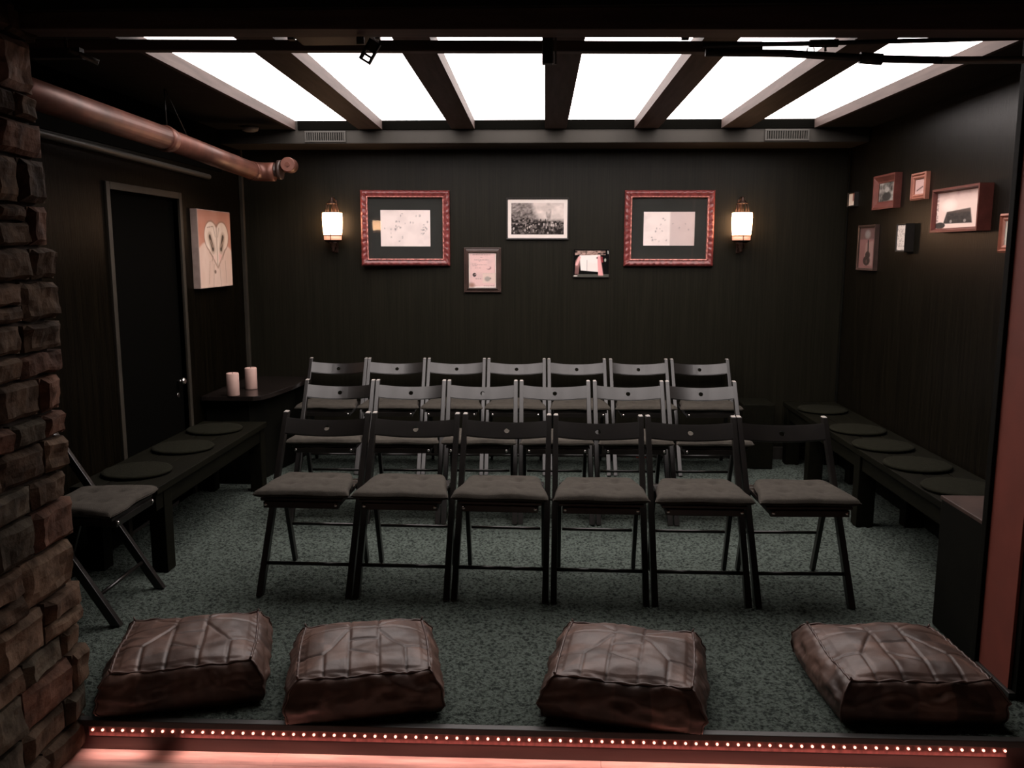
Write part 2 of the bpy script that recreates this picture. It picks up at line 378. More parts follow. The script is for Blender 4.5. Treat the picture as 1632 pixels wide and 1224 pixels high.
# ------------------------------------------------------------------ wall sconces
def sconce(x, y, label, rz=0, z=1.745):
    t = thing('wall_sconce', label, 'wall lamp', (x, y, z), rz, 'lantern sconces on the back wall')
    MB().lathe([(.066, -.062), (.071, -.02), (.0735, .03), (.074, .07), (.072, .100)], 28, Matrix.Translation((0, -.098, 0))).build('glass_shade', 'shade', t)
    MB().lathe([(.064, -.096), (.066, -.0625)], 28, Matrix.Translation((0, -.098, 0))).build('lower_glass', 'shade_low', t)
    b = MB()
    def ring(r, zz, th):
        b.tube([(r * math.cos(a), -.098 + r * math.sin(a), zz) for a in np.linspace(0, 2 * PI, 33)], th, 6, False)
    ring(.070, -.064, .0035); ring(.066, -.099, .003)
    for k in range(4):
        a = PI / 4 + k * PI / 2 + .78
        c, s_ = math.cos(a), math.sin(a)
        b.tube([(.068 * c, -.098 + .068 * s_, -.098), (.0715 * c, -.098 + .0715 * s_, -.045)], .0028, 6)
    b.build('lower_cage', 'sconce', t)
    b = MB(); ring(.040, .168, .0035); ring(.052, .104, .003)
    for k in range(10):
        a = 2 * PI * k / 10
        b.tube([(.050 * math.cos(a), -.098 + .050 * math.sin(a), .103), (.040 * math.cos(a), -.098 + .040 * math.sin(a), .168)], .0022, 6)
    b.build('crown_cage', 'sconce', t)
    b = MB(); ring(.0752, .074, .0022); b.build('band', 'sconce', t)
    b = MB(); b.lathe([(.058, -.108), (.066, -.100), (.060, -.099)], 24, Matrix.Translation((0, -.098, 0)))
    b.lathe([(.006, -.185), (.014, -.172), (.010, -.158), (.024, -.145), (.020, -.128), (.050, -.109)], 20, Matrix.Translation((0, -.098, 0)))
    b.build('finial', 'sconce', t)
    b = MB(); b.lathe([(.042, .165), (.030, .176), (.010, .196), (.012, .207), (.004, .216)], 20, Matrix.Translation((0, -.098, 0))); b.build('cap', 'sconce', t)
    b = MB(); b.box(-.017, .017, -.012, 0, -.19, .20); b.tube([(0, -.006, -.15), (0, -.045, -.165), (0, -.085, -.15)], .007, 8); b.tube([(0, -.006, .20), (0, -.05, .215), (0, -.09, .2)], .006, 8)
    b.build('wall_bracket', 'sconce', t, bevel=.003)
    return t
sconce(-1.585, YB, 'lit lantern wall lamp left of the large framed print, nearer the copper pipe')
struct(MB().box(-3.2, 3.0, -2.5, -2.4, ZF, 2.7).build('wall_rear', 'black_wall'))
sconce(-1.62, -2.4, 'lit lantern wall lamp across the front room, seen as a reflection in the left print', PI, 1.99)
sconce(1.418, YB, 'lit lantern wall lamp right of the large framed print, nearer the right wall')

# ------------------------------------------------------------------ pictures
def vn(x, y, seed=0):       # value noise on arrays
    xi = np.floor(x).astype(int); yi = np.floor(y).astype(int); fx = x - xi; fy = y - yi
    fx = fx * fx * (3 - 2 * fx); fy = fy * fy * (3 - 2 * fy)
    def hsh(a, b): return np.modf(np.abs(np.sin(a * 127.1 + b * 311.7 + seed * 74.7) * 43758.5453))[0]
    return (hsh(xi, yi) * (1 - fx) + hsh(xi + 1, yi) * fx) * (1 - fy) + (hsh(xi, yi + 1) * (1 - fx) + hsh(xi + 1, yi + 1) * fx) * fy
def fb(x, y, seed=0, o=4): return sum(vn(x * 2 ** k, y * 2 ** k, seed + k) / 2 ** (k + 1) for k in range(o)) / (1 - .5 ** o)
def lerp(a, b, t): return np.asarray(a) + (np.asarray(b) - np.asarray(a)) * t[..., None]
def ell(u, v, cx, cy, rx, ry, soft=.08): return np.clip((1 - ((u - cx) / rx) ** 2 - ((v - cy) / ry) ** 2) / soft, 0, 1)
def seg(u, v, ax, ay, bx, by, th, soft=.4):
    dx, dy = bx - ax, by - ay; t = np.clip(((u - ax) * dx + (v - ay) * dy) / (dx * dx + dy * dy), 0, 1)
    d = np.hypot(u - ax - t * dx, v - ay - t * dy); return np.clip((th - d) / (th * soft), 0, 1)
def poly(u, v, pts):        # convex polygon, ccw
    m = np.ones_like(u)
    for (ax, ay), (bx, by) in zip(pts, pts[1:] + pts[:1]): m *= np.clip(((bx - ax) * (v - ay) - (by - ay) * (u - ax)) / .01, 0, 1)
    return m

def art_mesh(name, w, h, fn, parent, y, res=.004, cx=0, cz=0, gloss=False):
    nx = max(8, min(150, int(w / res))); nz = max(8, min(150, int(h / res)))
    U, V = np.meshgrid(np.linspace(0, 1, nx + 1), np.linspace(0, 1, nz + 1))
    vs = [(cx - w / 2 + w * u, y, cz - h / 2 + h * v) for u, v in zip(U.ravel(), V.ravel())]
    fs = [(j * (nx + 1) + i, j * (nx + 1) + i + 1, (j + 1) * (nx + 1) + i + 1, (j + 1) * (nx + 1) + i) for j in range(nz) for i in range(nx)]
    me = bpy.data.meshes.new(name); me.from_pydata(vs, [], fs); me.update(); setcol(me, np.clip(fn(U.ravel(), V.ravel()), 0, 1))
    return obj(name, me, ('artgloss' if gloss is True else gloss) if gloss else 'art', parent)

def ring_mesh(w, h, prof, n=1, carve=None):
    b = MB(); P = len(prof); loop = []
    for side in range(4):
        for k in range(n): loop.append((side, k / n))
    vs = []
    for i, (side, s) in enumerate(loop):
        for q, (t, ht) in enumerate(prof):
            a, c = w / 2 - t, h / 2 - t
            cs = [(-a, -c), (a, -c), (a, c), (-a, c)]
            p0, p1 = cs[side], cs[(side + 1) % 4]
            hh = ht + (carve(side, s, q, (w, h)[side % 2] * s) if carve and 0 < q < P - 1 else 0)
            vs.append((p0[0] + (p1[0] - p0[0]) * s, -hh, p0[1] + (p1[1] - p0[1]) * s))
    L = len(loop); fs = []
    for i in range(L):
        j = (i + 1) % L
        for q in range(P - 1): fs.append((i * P + q, j * P + q, j * P + q + 1, i * P + q + 1))
    b.add(vs, fs, None, carve is not None)
    return b

def picture(name, label, cat, pos, rz, w, h, depth, fw, fmat, art, mat=0., matmat=None, recess=.008, glass=True, prof=None, gloss=False, group=None, n=1, carve=None, lip=None, art_size=None, artoff=(0, 0), matlabel=None, tilt=0., res=.004):
    t = thing(name, label, cat, pos, rz, group)
    prof = prof or [(0, 0), (0, depth), (fw * .25, depth), (fw, depth - .004), (fw, depth - recess - .006)]
    ring_mesh(w, h, prof, n, carve).build('frame', fmat, t)
    iw, ih = w - 2 * fw, h - 2 * fw
    yb = -(depth - recess)
    MB().box(-w / 2 + fw * .5, w / 2 - fw * .5, -.004 + .0, 0 - .0005, -h / 2 + fw * .5, h / 2 - fw * .5).build('backing', 'blackframe', t)
    if lip:
        ring_mesh(iw + .006, ih + .006, [(0, depth - .012), (.0, depth - .001), (.004, depth + .0035), (.009, depth - .001), (.011, depth - recess)], 60,
                  lambda sd, s, q, L: .0022 * math.sin(L * 2 * PI / .042) ).build('gilded_lip', lip, t)
    yy = yb + .002
    if matmat:
        MB().box(-iw / 2 - .002, iw / 2 + .002, yb + .0005, yb + .003, -ih / 2 - .002, ih / 2 + .002).build('mat_board', matmat, t); yy = yb - .0006
    aw, ah = art_size or (iw - 2 * mat, ih - 2 * mat)
    art_mesh('print', aw, ah, art, t, yy, res, artoff[0], artoff[1], gloss)
    if glass:
        g_ = MB().box(-iw / 2, iw / 2, -.0006, .0006, -ih / 2, ih / 2).build('glass', 'glass', t); g_.location = (0, yb - .0055, 0)
        if tilt: g_.rotation_euler = (0, 0, tilt)
    return t

PINK = np.array((.93, .78, .74)); INK = np.array((.16, .12, .12))
def a_sketch(seed, split):
    def fn(u, v):
        c = np.ones((len(u), 3)) * np.array((.98, .85, .81))
        c = lerp(c, (.74, .63, .61), np.clip(fb(u * 5, v * 4, seed) - .42, 0, 1) * 1.2)
        if split: c = lerp(c, (.54, .42, .41), np.clip((u - .51) / .02, 0, 1) * .62); c = lerp(c, (.97, .88, .84), np.clip(1 - abs(u - .49) / .02, 0, 1) * .5)
        r = random.Random(seed)
        for k in range(26 if not split else 16):
            a, b_ = (r.uniform(.08, .5), r.uniform(.12, .55)) if r.random() < .55 else (r.uniform(.3, .96), r.uniform(.45, .95))
            m = ell(u, v, a, b_, r.uniform(.012, .03), r.uniform(.02, .05), .9) * (vn(u * 60, v * 45, k) > .35)
            c = lerp(c, (.34, .29, .29), m * .8)
        for k in range(8 if not split else 0):
            a, b_ = r.uniform(.78, .98), r.uniform(.3, .52)
            c = lerp(c, (.34, .31, .31), seg(u, v, a, b_, a + r.uniform(-.07, .03), b_ + r.uniform(-.06, .08), .010) * .7)
        return c
    return fn
def a_battle(u, v):
    n1 = fb(u * 9, v * 7, 3, 5); n2 = fb(u * 26, v * 20, 9, 4); d = u + (1 - v) * .55
    sky = np.clip((u - .44 + (v - .5) * .25) / .12, 0, 1) * np.clip((v - .40) / .12, 0, 1)
    sky *= 1 - .55 * ell(u, v, .71, .72, .06, .34, .6) * (n1 > .35)
    g_ = .07 + .30 * np.clip(n2 - .34, 0, 1) * 2.2 * (.4 + .8 * np.clip(v, .1, .8))
    smoke = np.clip((v - .45) / .3, 0, 1) * (1 - sky)
    g_ = g_ * (1 - smoke * .6) + smoke * (.16 + .30 * np.clip(fb((u + v * .9) * 5, (v - u) * 16, 5, 4) - .28, 0, 1)) * .9
    g_ = g_ * (1 - sky) + sky * (.52 + .32 * np.clip(n1 - .3, 0, 1))
    r = random.Random(4)
    for k in range(60):     # crowd of small light and dark figures in the foreground
        a, b_ = r.uniform(.03, .97), r.uniform(.06, .42) * (1.1 if k % 3 else .8); m = ell(u, v, a, b_, r.uniform(.008, .022), r.uniform(.02, .06), .7)
        g_ = g_ * (1 - m * .8) + m * .8 * (r.choice([.03, .05, .42, .55]))
    return lerp((.015, .010, .009), (1.0, .86, .80), np.clip((g_ - .10) * 1.55, 0, 1))
def a_doc(u, v):
    c = np.ones((len(u), 3)) * np.array((.88, .60, .57))
    c = lerp(c, (.70, .50, .49), np.clip(fb(u * 4, v * 6, 2) - .45, 0, 1) * 1.5)
    brd = (np.minimum(np.minimum(u, 1 - u), np.minimum(v, 1 - v) * 1.3) < .045).astype(float); c = lerp(c, (.98, .85, .78), brd * .8)
    r = random.Random(2)
    for vv, a, b_, th in [(.935, .14, .8, .017), (.86, .42, .52, .01), (.79, .2, .72, .012), (.755, .36, .46, .012), (.69, .12, .3, .010), (.655, .12, .66, .011), (.62, .14, .3, .011), (.56, .22, .46, .011), (.40, .5, .86, .009), (.255, .24, .45, .018), (.05, .06, .32, .010), (.05, .55, .92, .012)]:
        x = a
        while x < b_:
            x2 = min(b_, x + r.uniform(.025, .09)); m = ((u > x) & (u < x2) & (abs(v - vv) < th)).astype(float); c = lerp(c, (.42, .27, .27), m * .6); x = x2 + .018
    c = lerp(c, (.07, .05, .05), ell(u, v, .205, .365, .075, .062, .3) * (1 - ell(u, v, .235, .375, .025, .012, .5) * .8))
    c = lerp(c, (.42, .25, .25), ell(u, v, .73, .56, .10, .055, .4) * (1 - ell(u, v, .69, .58, .09, .05, .4)))
    c = lerp(c, (.84, .68, .58), ((u > .5) & (v < .42) & (v > .13)).astype(float) * .6)
    c = lerp(c, (.36, .33, .30), ell(u, v, .68, .25, .13, .085, .7) * .85); c = lerp(c, (.16, .15, .14), ell(u, v, .79, .265, .035, .03, .7) * .7)
    c = lerp(c, (.36, .17, .11), ell(u, v, .10, .07, .16, .10, .9) * .8)
    return c
def a_hands(u, v):
    c = np.ones((len(u), 3)) * .006
    top = ((v > .80) & (v < .96)).astype(float) * (u > .04) * (u < .9) * np.clip(fb(u * 14, v * 14, 5) - .25, 0, 1) * 2.2
    c = lerp(c, (.52, .34, .29), np.clip(top, 0, 1))
    c = lerp(c, (.10, .10, .085), ((v < .10) & (u > .12)).astype(float) * .8)
    c = lerp(c, (.95, .86, .82), poly(u, v, [(.20, .23), (.76, .17), (.76, .82), (.16, .80)]))
    c = lerp(c, (.18, .15, .15), seg(u, v, .385, .22, .385, .62, .008) * .8)
    c = lerp(c, (.98, .78, .73), poly(u, v, [(.395, .22), (.76, .17), (.76, .5), (.395, .55)]) * .35)
    arm = poly(u, v, [(.70, .02), (.86, .02), (.80, .55), (.76, .84), (.66, .82), (.64, .68), (.70, .5)][:5]); c = lerp(c, (.88, .42, .42), arm)
    c = lerp(c, (.10, .02, .02), ell(u, v, .665, .70, .024, .035, .5)); c = lerp(c, (.30, .05, .06), seg(u, v, .79, .72, .81, .56, .035) * .8)
    lf = poly(u, v, [(.03, .05), (.15, .05), (.20, .70), (.14, .78), (.05, .60)]); c = lerp(c, (.60, .30, .28), lf * (.35 + .65 * np.clip((v - .3) / .4, 0, 1)))
    c = lerp(c, (.85, .46, .44), seg(u, v, .09, .45, .17, .72, .045)); c = lerp(c, (.8, .74, .66), ell(u, v, .06, .035, .07, .025, .5))
    c = lerp(c, (.42, .42, .36), ell(u, v, .895, .62, .03, .07, .5)); c = lerp(c, (.42, .42, .38), seg(u, v, .965, .95, .975, .86, .018))
    return c
def a_creature(u, v):       # pale two-lobed head with dark eyes over drapery, terracotta ground
    c = lerp(np.ones((len(u), 3)) * np.array((.46, .19, .125)), (.62, .34, .25), np.clip(fb(u * 4, v * 4, 8) * 1.3 - .3, 0, 1) * .7)
    c = lerp(c, (.36, .17, .12), np.clip((v - .82) / .2, 0, 1) * .7)
    body = np.maximum(ell(u, v, .22, .16, .40, .44, .15), ell(u, v, .80, .16, .36, .40, .15)); c = lerp(c, (.66, .47, .38), body)
    c = lerp(c, (.74, .56, .47), body * np.clip(fb(u * 6, v * 3, 4) - .4, 0, 1) * 2)
    for a, b_ in [((.42, .30), (.38, .0)), ((.60, .28), (.62, .0)), ((.30, .34), (.25, .05)), ((.78, .34), (.8, .04))]: c = lerp(c, (.34, .23, .17), seg(u, v, *a, *b_, .010) * .6)
    head = np.maximum(np.maximum(ell(u, v, .37, .67, .20, .19, .1), ell(u, v, .71, .67, .20, .19, .1)), poly(u, v, [(.54, .26), (.88, .58), (.70, .80), (.38, .80), (.19, .58)]))
    rim = np.maximum(np.maximum(ell(u, v, .37, .67, .225, .215, .1), ell(u, v, .71, .67, .225, .215, .1)), poly(u, v, [(.54, .22), (.91, .57), (.71, .82), (.37, .82), (.165, .57)]))
    c = lerp(c, (.30, .18, .13), rim * .75); c = lerp(c, (.70, .55, .45), head); c = lerp(c, (.80, .66, .55), head * np.clip(fb(u * 7, v * 6, 14) - .4, 0, 1) * 2)
    c = lerp(c, (.74, .43, .37), poly(u, v, [(.56, .27), (.76, .44), (.70, .50), (.56, .48)]) * .9); c = lerp(c, (.76, .52, .45), poly(u, v, [(.53, .28), (.53, .47), (.40, .48), (.34, .42)]) * .8)
    for a, b_, e_, f_, th in [(.33, .66, .41, .50, .050), (.735, .66, .665, .50, .050)]:
        c = lerp(c, (.42, .30, .22), seg(u, v, a, b_, e_, f_, th + .035) * .7); c = lerp(c, (.075, .05, .035), seg(u, v, a, b_, e_, f_, th * .8)); c = lerp(c, (.30, .20, .15), seg(u, v, a + .012, b_ - .05, e_ - .004, f_ + .03, th * .35))
    for a, b_, e_, f_, th in [(.54, .83, .535, .30, .013), (.26, .78, .44, .80, .008), (.44, .80, .50, .66, .009), (.62, .78, .57, .66, .009), (.30, .46, .40, .40, .010), (.40, .40, .36, .34, .009), (.78, .48, .70, .36, .009)]:
        c = lerp(c, (.26, .17, .12), seg(u, v, a, b_, e_, f_, th) * .75)
    c = lerp(c, (.2, .13, .1), ell(u, v, .45, .20, .035, .03, .5))
    return c
def a_couch(u, v):
    c = lerp(np.ones((len(u), 3)) * np.array((.80, .60, .53)), (.45, .28, .26), np.clip((v - .70) / .25, 0, 1) * np.clip(fb(u * 4, v * 3, 6) * 1.6 - .2, 0, 1))
    c = lerp(c, (.93, .80, .72), ell(u, v, .30, .62, .22, .22, .9) * .8)  # wall lamp's reflected glow, painted into the print as a bright ellipse
    c = lerp(c, (.40, .26, .24), np.maximum(np.clip((.06 - u) / .03, 0, 1), np.clip((u - .93) / .03, 0, 1)) * (vn(u * 30, v * 40, 2) > .4))
    sofa = np.maximum(poly(u, v, [(.16, .12), (.86, .10), (.80, .52), (.24, .46)]), ell(u, v, .10, .08, .14, .10, .3)); c = lerp(c, (.035, .028, .025), sofa)
    c = lerp(c, (.10, .075, .065), sofa * np.clip(fb(u * 16, v * 14, 3) - .35, 0, 1)); c = lerp(c, (.16, .11, .09), sofa * np.clip((v - .38) / .1, 0, 1) * .7)
    for a in (.36, .68): c = lerp(c, (.28, .24, .22), ell(u, v, a, .18, .035, .05, .6))
    return c
def a_portrait(seed, base, dark):
    def fn(u, v):
        c = lerp(np.ones((len(u), 3)) * np.array(base), dark, np.clip(fb(u * 5, v * 5, seed) * 1.9 - .5, 0, 1))
        c = lerp(c, dark, ell(u, v, .5, .25, .34, .30, .5)); c = lerp(c, base, ell(u, v, .5, .62, .16, .17, .5)); return c
    return fn
def a_bird(u, v):
    c = np.ones((len(u), 3)) * np.array((.80, .52, .48)); c = lerp(c, (.20, .12, .11), seg(u, v, .18, .24, .75, .46, .06)); c = lerp(c, (.9, .66, .6), ((v < .18)).astype(float) * .5); return c
def a_blotch(u, v):
    c = lerp(np.ones((len(u), 3)) * np.array((.36, .34, .27)), (.52, .50, .42), np.clip(fb(u * 5, v * 8, 4) * 2 - .5, 0, 1)); c = lerp(c, (.48, .26, .22), ell(u, v, .35, .86, .25, .12, .5)); return c
def a_lines(u, v): return lerp(np.ones((len(u), 3)) * np.array((.62, .54, .49)), (.25, .21, .19), (np.abs(np.modf(v * 16)[0] - .5) < .2) * (vn(u * 9, v * 60, 3) > .55) * 1.)
def a_violin(u, v):
    c = lerp(np.ones((len(u), 3)) * np.array((.30, .15, .14)), (.16, .09, .085), np.clip((v - .68) / .05, 0, 1))
    c = lerp(c, (.30, .27, .26), ell(u, v, .50, .83, .22, .13, .8)); c = lerp(c, (.44, .31, .28), poly(u, v, [(.30, .05), (.88, .05), (.88, .68), (.40, .62)]) * .5)
    c = lerp(c, (.035, .022, .02), seg(u, v, .56, .66, .58, .34, .05)); c = lerp(c, (.045, .028, .024), np.maximum(ell(u, v, .50, .18, .24, .13, .3), ell(u, v, .56, .32, .17, .10, .3))); c = lerp(c, (.12, .07, .06), ell(u, v, .50, .16, .06, .06, .5)); return c
def a_slip(u, v): return lerp(np.ones((len(u), 3)) * np.array((.85, .76, .68)), (.30, .12, .10), np.clip((u - .55) / .1, 0, 1) * np.clip((v - .3) / .1, 0, 1))

def carve(amp, per):
    def f(sd, s, q, L): return amp * (math.sin(L * 2 * PI / per + (q % 2) * 2.2) * .55 + .75 * noise.noise(Vector((L * 70 + sd * 9, q * 1.9, sd)))) * (1 if q in (2, 3, 4, 5) else .3)
    return f
OP = [(0, 0), (.001, .022), (.006, .030), (.014, .037), (.022, .038), (.030, .033), (.038, .028), (.045, .027), (.047, .012)]
def bw(px, z): return (px, YB - .0005, z)
picture('framed_print', 'large print in carved red frame and black mat beside the left wall lamp', 'framed picture', (-1.052, YB - .0265, 1.735), .0757, .66, .556, .034, .047, 'ornate', a_sketch(5, False),
        matmat='matboard', recess=.02, prof=OP, n=90, carve=carve(.006, .05), lip='gilt', art_size=(.368, .266), artoff=(.0, .0), group='pair of large red framed prints', tilt=0)
picture('framed_print', 'large half darkened print in carved red frame beside the right wall lamp', 'framed picture', bw(.904, 1.735), 0, .66, .556, .034, .047, 'ornate', a_sketch(9, True),
        matmat='matboard', recess=.02, prof=OP, n=90, carve=carve(.006, .05), lip='gilt', art_size=(.375, .246), artoff=(0, -.002), group='pair of large red framed prints')
picture('framed_engraving', 'crowded black and white battle engraving with white margin in a thin black frame', 'framed picture', bw(-.068, 1.806), 0, .462, .302, .022, .010, 'blackframe', a_battle,
        matmat='white', mat=.026, glass=True, res=.0028)
picture('framed_certificate', 'small pink printed sheet in a dark moulded frame, below the battle engraving to its left', 'framed picture', bw(-.479, 1.427), 0, .278, .334, .028, .036, 'walnut', a_doc,
        prof=[(0, 0), (0, .018), (.006, .022), (.010, .016), (.020, .020), (.030, .028), (.036, .026), (.036, .012)], recess=.012, glass=True, res=.0016)
picture('photo_print', 'unframed dark photo of two hands holding a white paper', 'photograph', bw(.334, 1.479), 0, .272, .208, .016, .004, 'blackframe', a_hands, recess=.0015, glass=False, gloss=True, res=.002)

def rw(y, z): return (XR - .0005, y, z)
RZ = -PI / 2
rg = 'small pictures scattered on the right wall'
picture('small_picture', 'tiny pale slip of a picture nearest the back corner of the right wall', 'framed picture', rw(6.40, 1.936), RZ, .142, .10, .03, .008, 'blackframe', a_slip, glass=False, group=rg)
picture('small_picture', 'dark red deep framed portrait, upper row of the right wall', 'framed picture', rw(5.76, 1.947), RZ, .357, .217, .045, .050, 'redframe', a_portrait(3, (.50, .46, .42), (.05, .045, .04)), group=rg,
        prof=[(0, 0), (0, .045), (.012, .045), (.04, .026), (.050, .024), (.050, .018)], recess=.022)
picture('small_picture', 'little terracotta framed picture, highest on the right wall', 'framed picture', rw(5.28, 1.946), RZ, .205, .157, .03, .035, 'orangeframe', a_bird, group=rg,
        prof=[(0, 0), (0, .024), (.010, .03), (.016, .02), (.026, .024), (.035, .018), (.035, .01)], recess=.016)
picture('small_picture', 'widest right wall picture, bright with a dark mass, in a deep red box frame', 'framed picture', rw(4.709, 1.787), RZ, .53, .233, .07, .022, 'redframe', a_couch, group=rg,
        prof=[(0, 0), (0, .07), (.012, .07), (.018, .052), (.022, .052), (.022, .04)], recess=.020, res=.003, glass=False)
picture('small_picture', 'terracotta framed picture with a mottled green centre, nearest the red reveal', 'framed picture', rw(4.233, 1.654), RZ, .15, .184, .034, .036, 'orangeframe', a_blotch, group=rg,
        prof=[(0, 0), (0, .026), (.010, .034), (.016, .02), (.026, .026), (.036, .018), (.036, .01)], recess=.016)
picture('small_picture', 'tall dim violin picture in a brown frame, lowest on the right wall', 'framed picture', rw(6.054, 1.594), RZ, .318, .305, .03, .016, 'walnut', a_violin, group=rg, recess=.010)
picture('small_picture', 'narrow pale sheet in a deep black box frame under the terracotta picture', 'framed picture', rw(5.411, 1.651), RZ, .135, .168, .055, .008, 'blackframe', a_lines, group=rg, recess=.004, glass=False, art_size=(.118, .150))

# canvas painting on the left wall
t = thing('canvas_painting', 'unframed canvas painting of a pale creature on terracotta, hung on the left wall', 'painting', (XL - .001, 5.885, 1.578), PI / 2)
MB().box(-.292, .292, -.048, 0, -.258, .258).build('stretched_canvas', 'canvas', t, bevel=.004)
art_mesh('painted_face', .576, .508, a_creature, t, -.0487, .0042)

# ------------------------------------------------------------------ copper pipe under the left ceiling, and other small fittings
t = thing('copper_pipe', 'thick copper duct pipe running along the left wall below the ceiling', 'pipe', (-2.0, 2.78, 2.178))
b = MB(); b.tube([(.0, 0, 0), (0, 1.80, -.03)], .060, 24); b.build('pipe_run', 'copper', t)
b = MB(); b.tube([(0, 1.86, -.032), (0, 3.16, -.074)], .058, 24); b.build('pipe_run', 'copper', t)
b = MB(); b.tube([(0, 1.79, -.0305), (0, 1.80, -.031), (0, 1.815, -.031), (0, 1.825, -.0312), (0, 1.87, -.033), (0, 1.88, -.034)], [.061, .068, .069, .064, .0635, .059], 24); b.build('coupling', 'copper', t)
b = MB(); pts = []
for a in np.linspace(0, PI / 2, 8): pts.append((.09 * (1 - math.cos(a)), 3.16 + .09 * math.sin(a), -.074))
b.tube([(0, 3.13, -.073)] + pts + [(.13, 3.25, -.074)], .063, 20); b.build('elbow', 'copper', t)
b = MB(); c_ = (.17, 3.25, -.06)
b.tube([(.11, 3.25, -.068), (.15, 3.25, -.06)], .045, 20); b.tube([(.15, 3.26, -.06), (.175, 3.26, -.06)], .066, 20); b.build('collar', 'walnut', t)
b = MB(); b.tube([(.23, 3.30, -.03), (.236, 3.20, -.030), (.238, 3.185, -.03)], [.050, .050, .046], 22); b.tube([(.238, 3.187, -.03), (.238, 3.178, -.03)], .016, 12); b.tube([(.19, 3.262, -.05), (.236, 3.24, -.03)], .03, 14); b.build('end_cap', 'copper', t)
b = MB(); b.tube([(0, 1.845, .038), (-.002, 1.845, .224)], .003, 6); b.tube([(0, 2.1, .02), (-.002, 1.86, .222)], .003, 6); b.build('hanger_wire', 'iron', t)
t = MB().tube([(-2.283, 2.78, 2.10), (-2.283, 5.9, 2.06)], .018, 10).build('conduit', 'gun'); tag(t, 'thin grey conduit running along the left wall just below the copper pipe', 'pipe')
b = MB(); b.lathe([(.055, 0), (.058, -.008), (.052, -.026), (.03, -.034), (.004, -.036)], 24, Matrix.Translation((-2.02, 6.0, 2.401))); t = b.build('smoke_detector', 'detector'); tag(t, 'small round smoke detector on the ceiling by the left end of the bulkhead', 'smoke detector')

# ------------------------------------------------------------------ rail, pipes and stage gear hung in the opening
t = thing('cross_rail', 'dark wooden rail spanning the opening under the ceiling panels', 'rail', (0, 3.0, 2.232))
b = MB(); b.hexa([(-2.28, -.02, .006), (.70, -.02, -.024), (.70, .02, -.024), (-2.28, .02, .006)], [(-2.28, -.02, .042), (.70, -.02, .010), (.70, .02, .010), (-2.28, .02, .042)]); b.build('rail_beam', 'rail', t, bevel=.003)
b = MB()
for x in (-1.9, -.7, .45): b.box(x - .012, x + .012, -.006, .006, .02, .170)
b.build('hanger', 'iron', t)
t = thing('upper_pipe', 'thinner upper black pipe at the right of the opening, rising towards the right', 'pipe', (.50, 2.950, 2.224))
MB().tube([(0, 0, 0), (.385, 0, .003), (1.165, 0, .018)], .0075, 12).build('tube', 'iron', t)
MB().tube([(.34, 0, .0025), (.43, 0, .0032)], .0125, 12).build('coupler', 'iron', t)
b = MB(); b.tube([(.345 + .012 * math.sin(a), .0, -.018 - .010 * math.cos(a)) for a in np.linspace(-2.4, 2.4, 12)], .0022, 6); b.tube([(.39, 0, 0), (.392, 0, -.022)], .004, 6); b.build('hook', 'iron', t)
t = thing('lower_pipe', 'thicker lower black pipe at the right of the opening, with its right end coloured as lit steel', 'pipe', (.50, 2.900, 2.190))
MB().tube([(0, 0, 0), (.25, 0, -.004), (.53, 0, -.022), (.74, 0, -.028)], .0115, 14).build('tube', 'iron', t)
MB().tube([(.74, 0, -.028), (1.60, 0, -.032)], .0115, 14).build('lit_steel_end', 'gun', t)  # paler grey stands for light catching the pipe's right end
MB().box(1.25, 1.28, -.012, .031, -.048, -.014).build('wall_clamp', 'iron', t)
MB().tube([(.485, 0, -.019), (.555, 0, -.0245)], .0175, 14).build('coupler', 'iron', t)
t = thing('stage_light', 'black box stage light hung left of centre in front of the ceiling panels', 'stage light', (-.665, 2.81, 2.205))
b = MB(); b.box(-.125, .125, -.06, .08, .012, .10); b.build('housing', 'iron', t, bevel=.008)
b = MB(); b.box(-.147, -.128, -.012, .012, .012, .07); b.box(.128, .142, -.012, .012, .012, .07); b.box(-.147, .142, -.012, .012, .105, .113); b.box(-.147, -.137, -.012, .012, .06, .113); b.box(.135, .142, -.012, .012, .06, .113); b.build('yoke', 'iron', t)
MB().tube([(0, 0, .11), (0, 0, .36)], .008, 8).build('stem', 'iron', t)
t = thing('rail_bracket', 'small black two-hole bracket hanging against the second ceiling panel from the left', 'bracket', (-.543, 2.70, 2.143))
b = MB(); b.box(-.019, -.010, -.008, .008, -.016, .05); b.box(.012, .019, -.008, .008, -.016, .05); b.box(-.019, .019, -.008, .008, -.017, -.011); b.box(-.019, .019, -.008, .008, .0, .006); b.box(-.019, .019, -.008, .008, .016, .05)
o = b.build('plate', 'iron', t, bevel=.0015); o.rotation_euler = (0, .55, 0)
MB().box(-.03, -.008, -.006, .006, .035, .056).build('strap', 'iron', t)
t = thing('hanging_conduit_box', 'black vertical conduit box hanging in front of the middle beam', 'conduit', (.0, 2.80, 2.137))
MB().box(-.018, .016, -.015, .015, 0, .43).build('box', 'iron', t, bevel=.003); MB().box(.020, .027, -.005, .005, .0, .43).build('cable', 'gun', t)
t = thing('track_light', 'small grey ended track light under the rail at the upper left beside the stone wall', 'stage light', (-1.50, 2.82, 2.18))
MB().box(-.14, .02, -.014, .014, -.012, .02).build('arm', 'iron', t); o = MB().tube([(-.01, -.02, .012), (.062, .02, -.020)], .009, 12).build('barrel', 'gun', t)
MB().tube([(-.03, 0, .02), (-.03, 0, .38)], .005, 8).build('stem', 'iron', t)

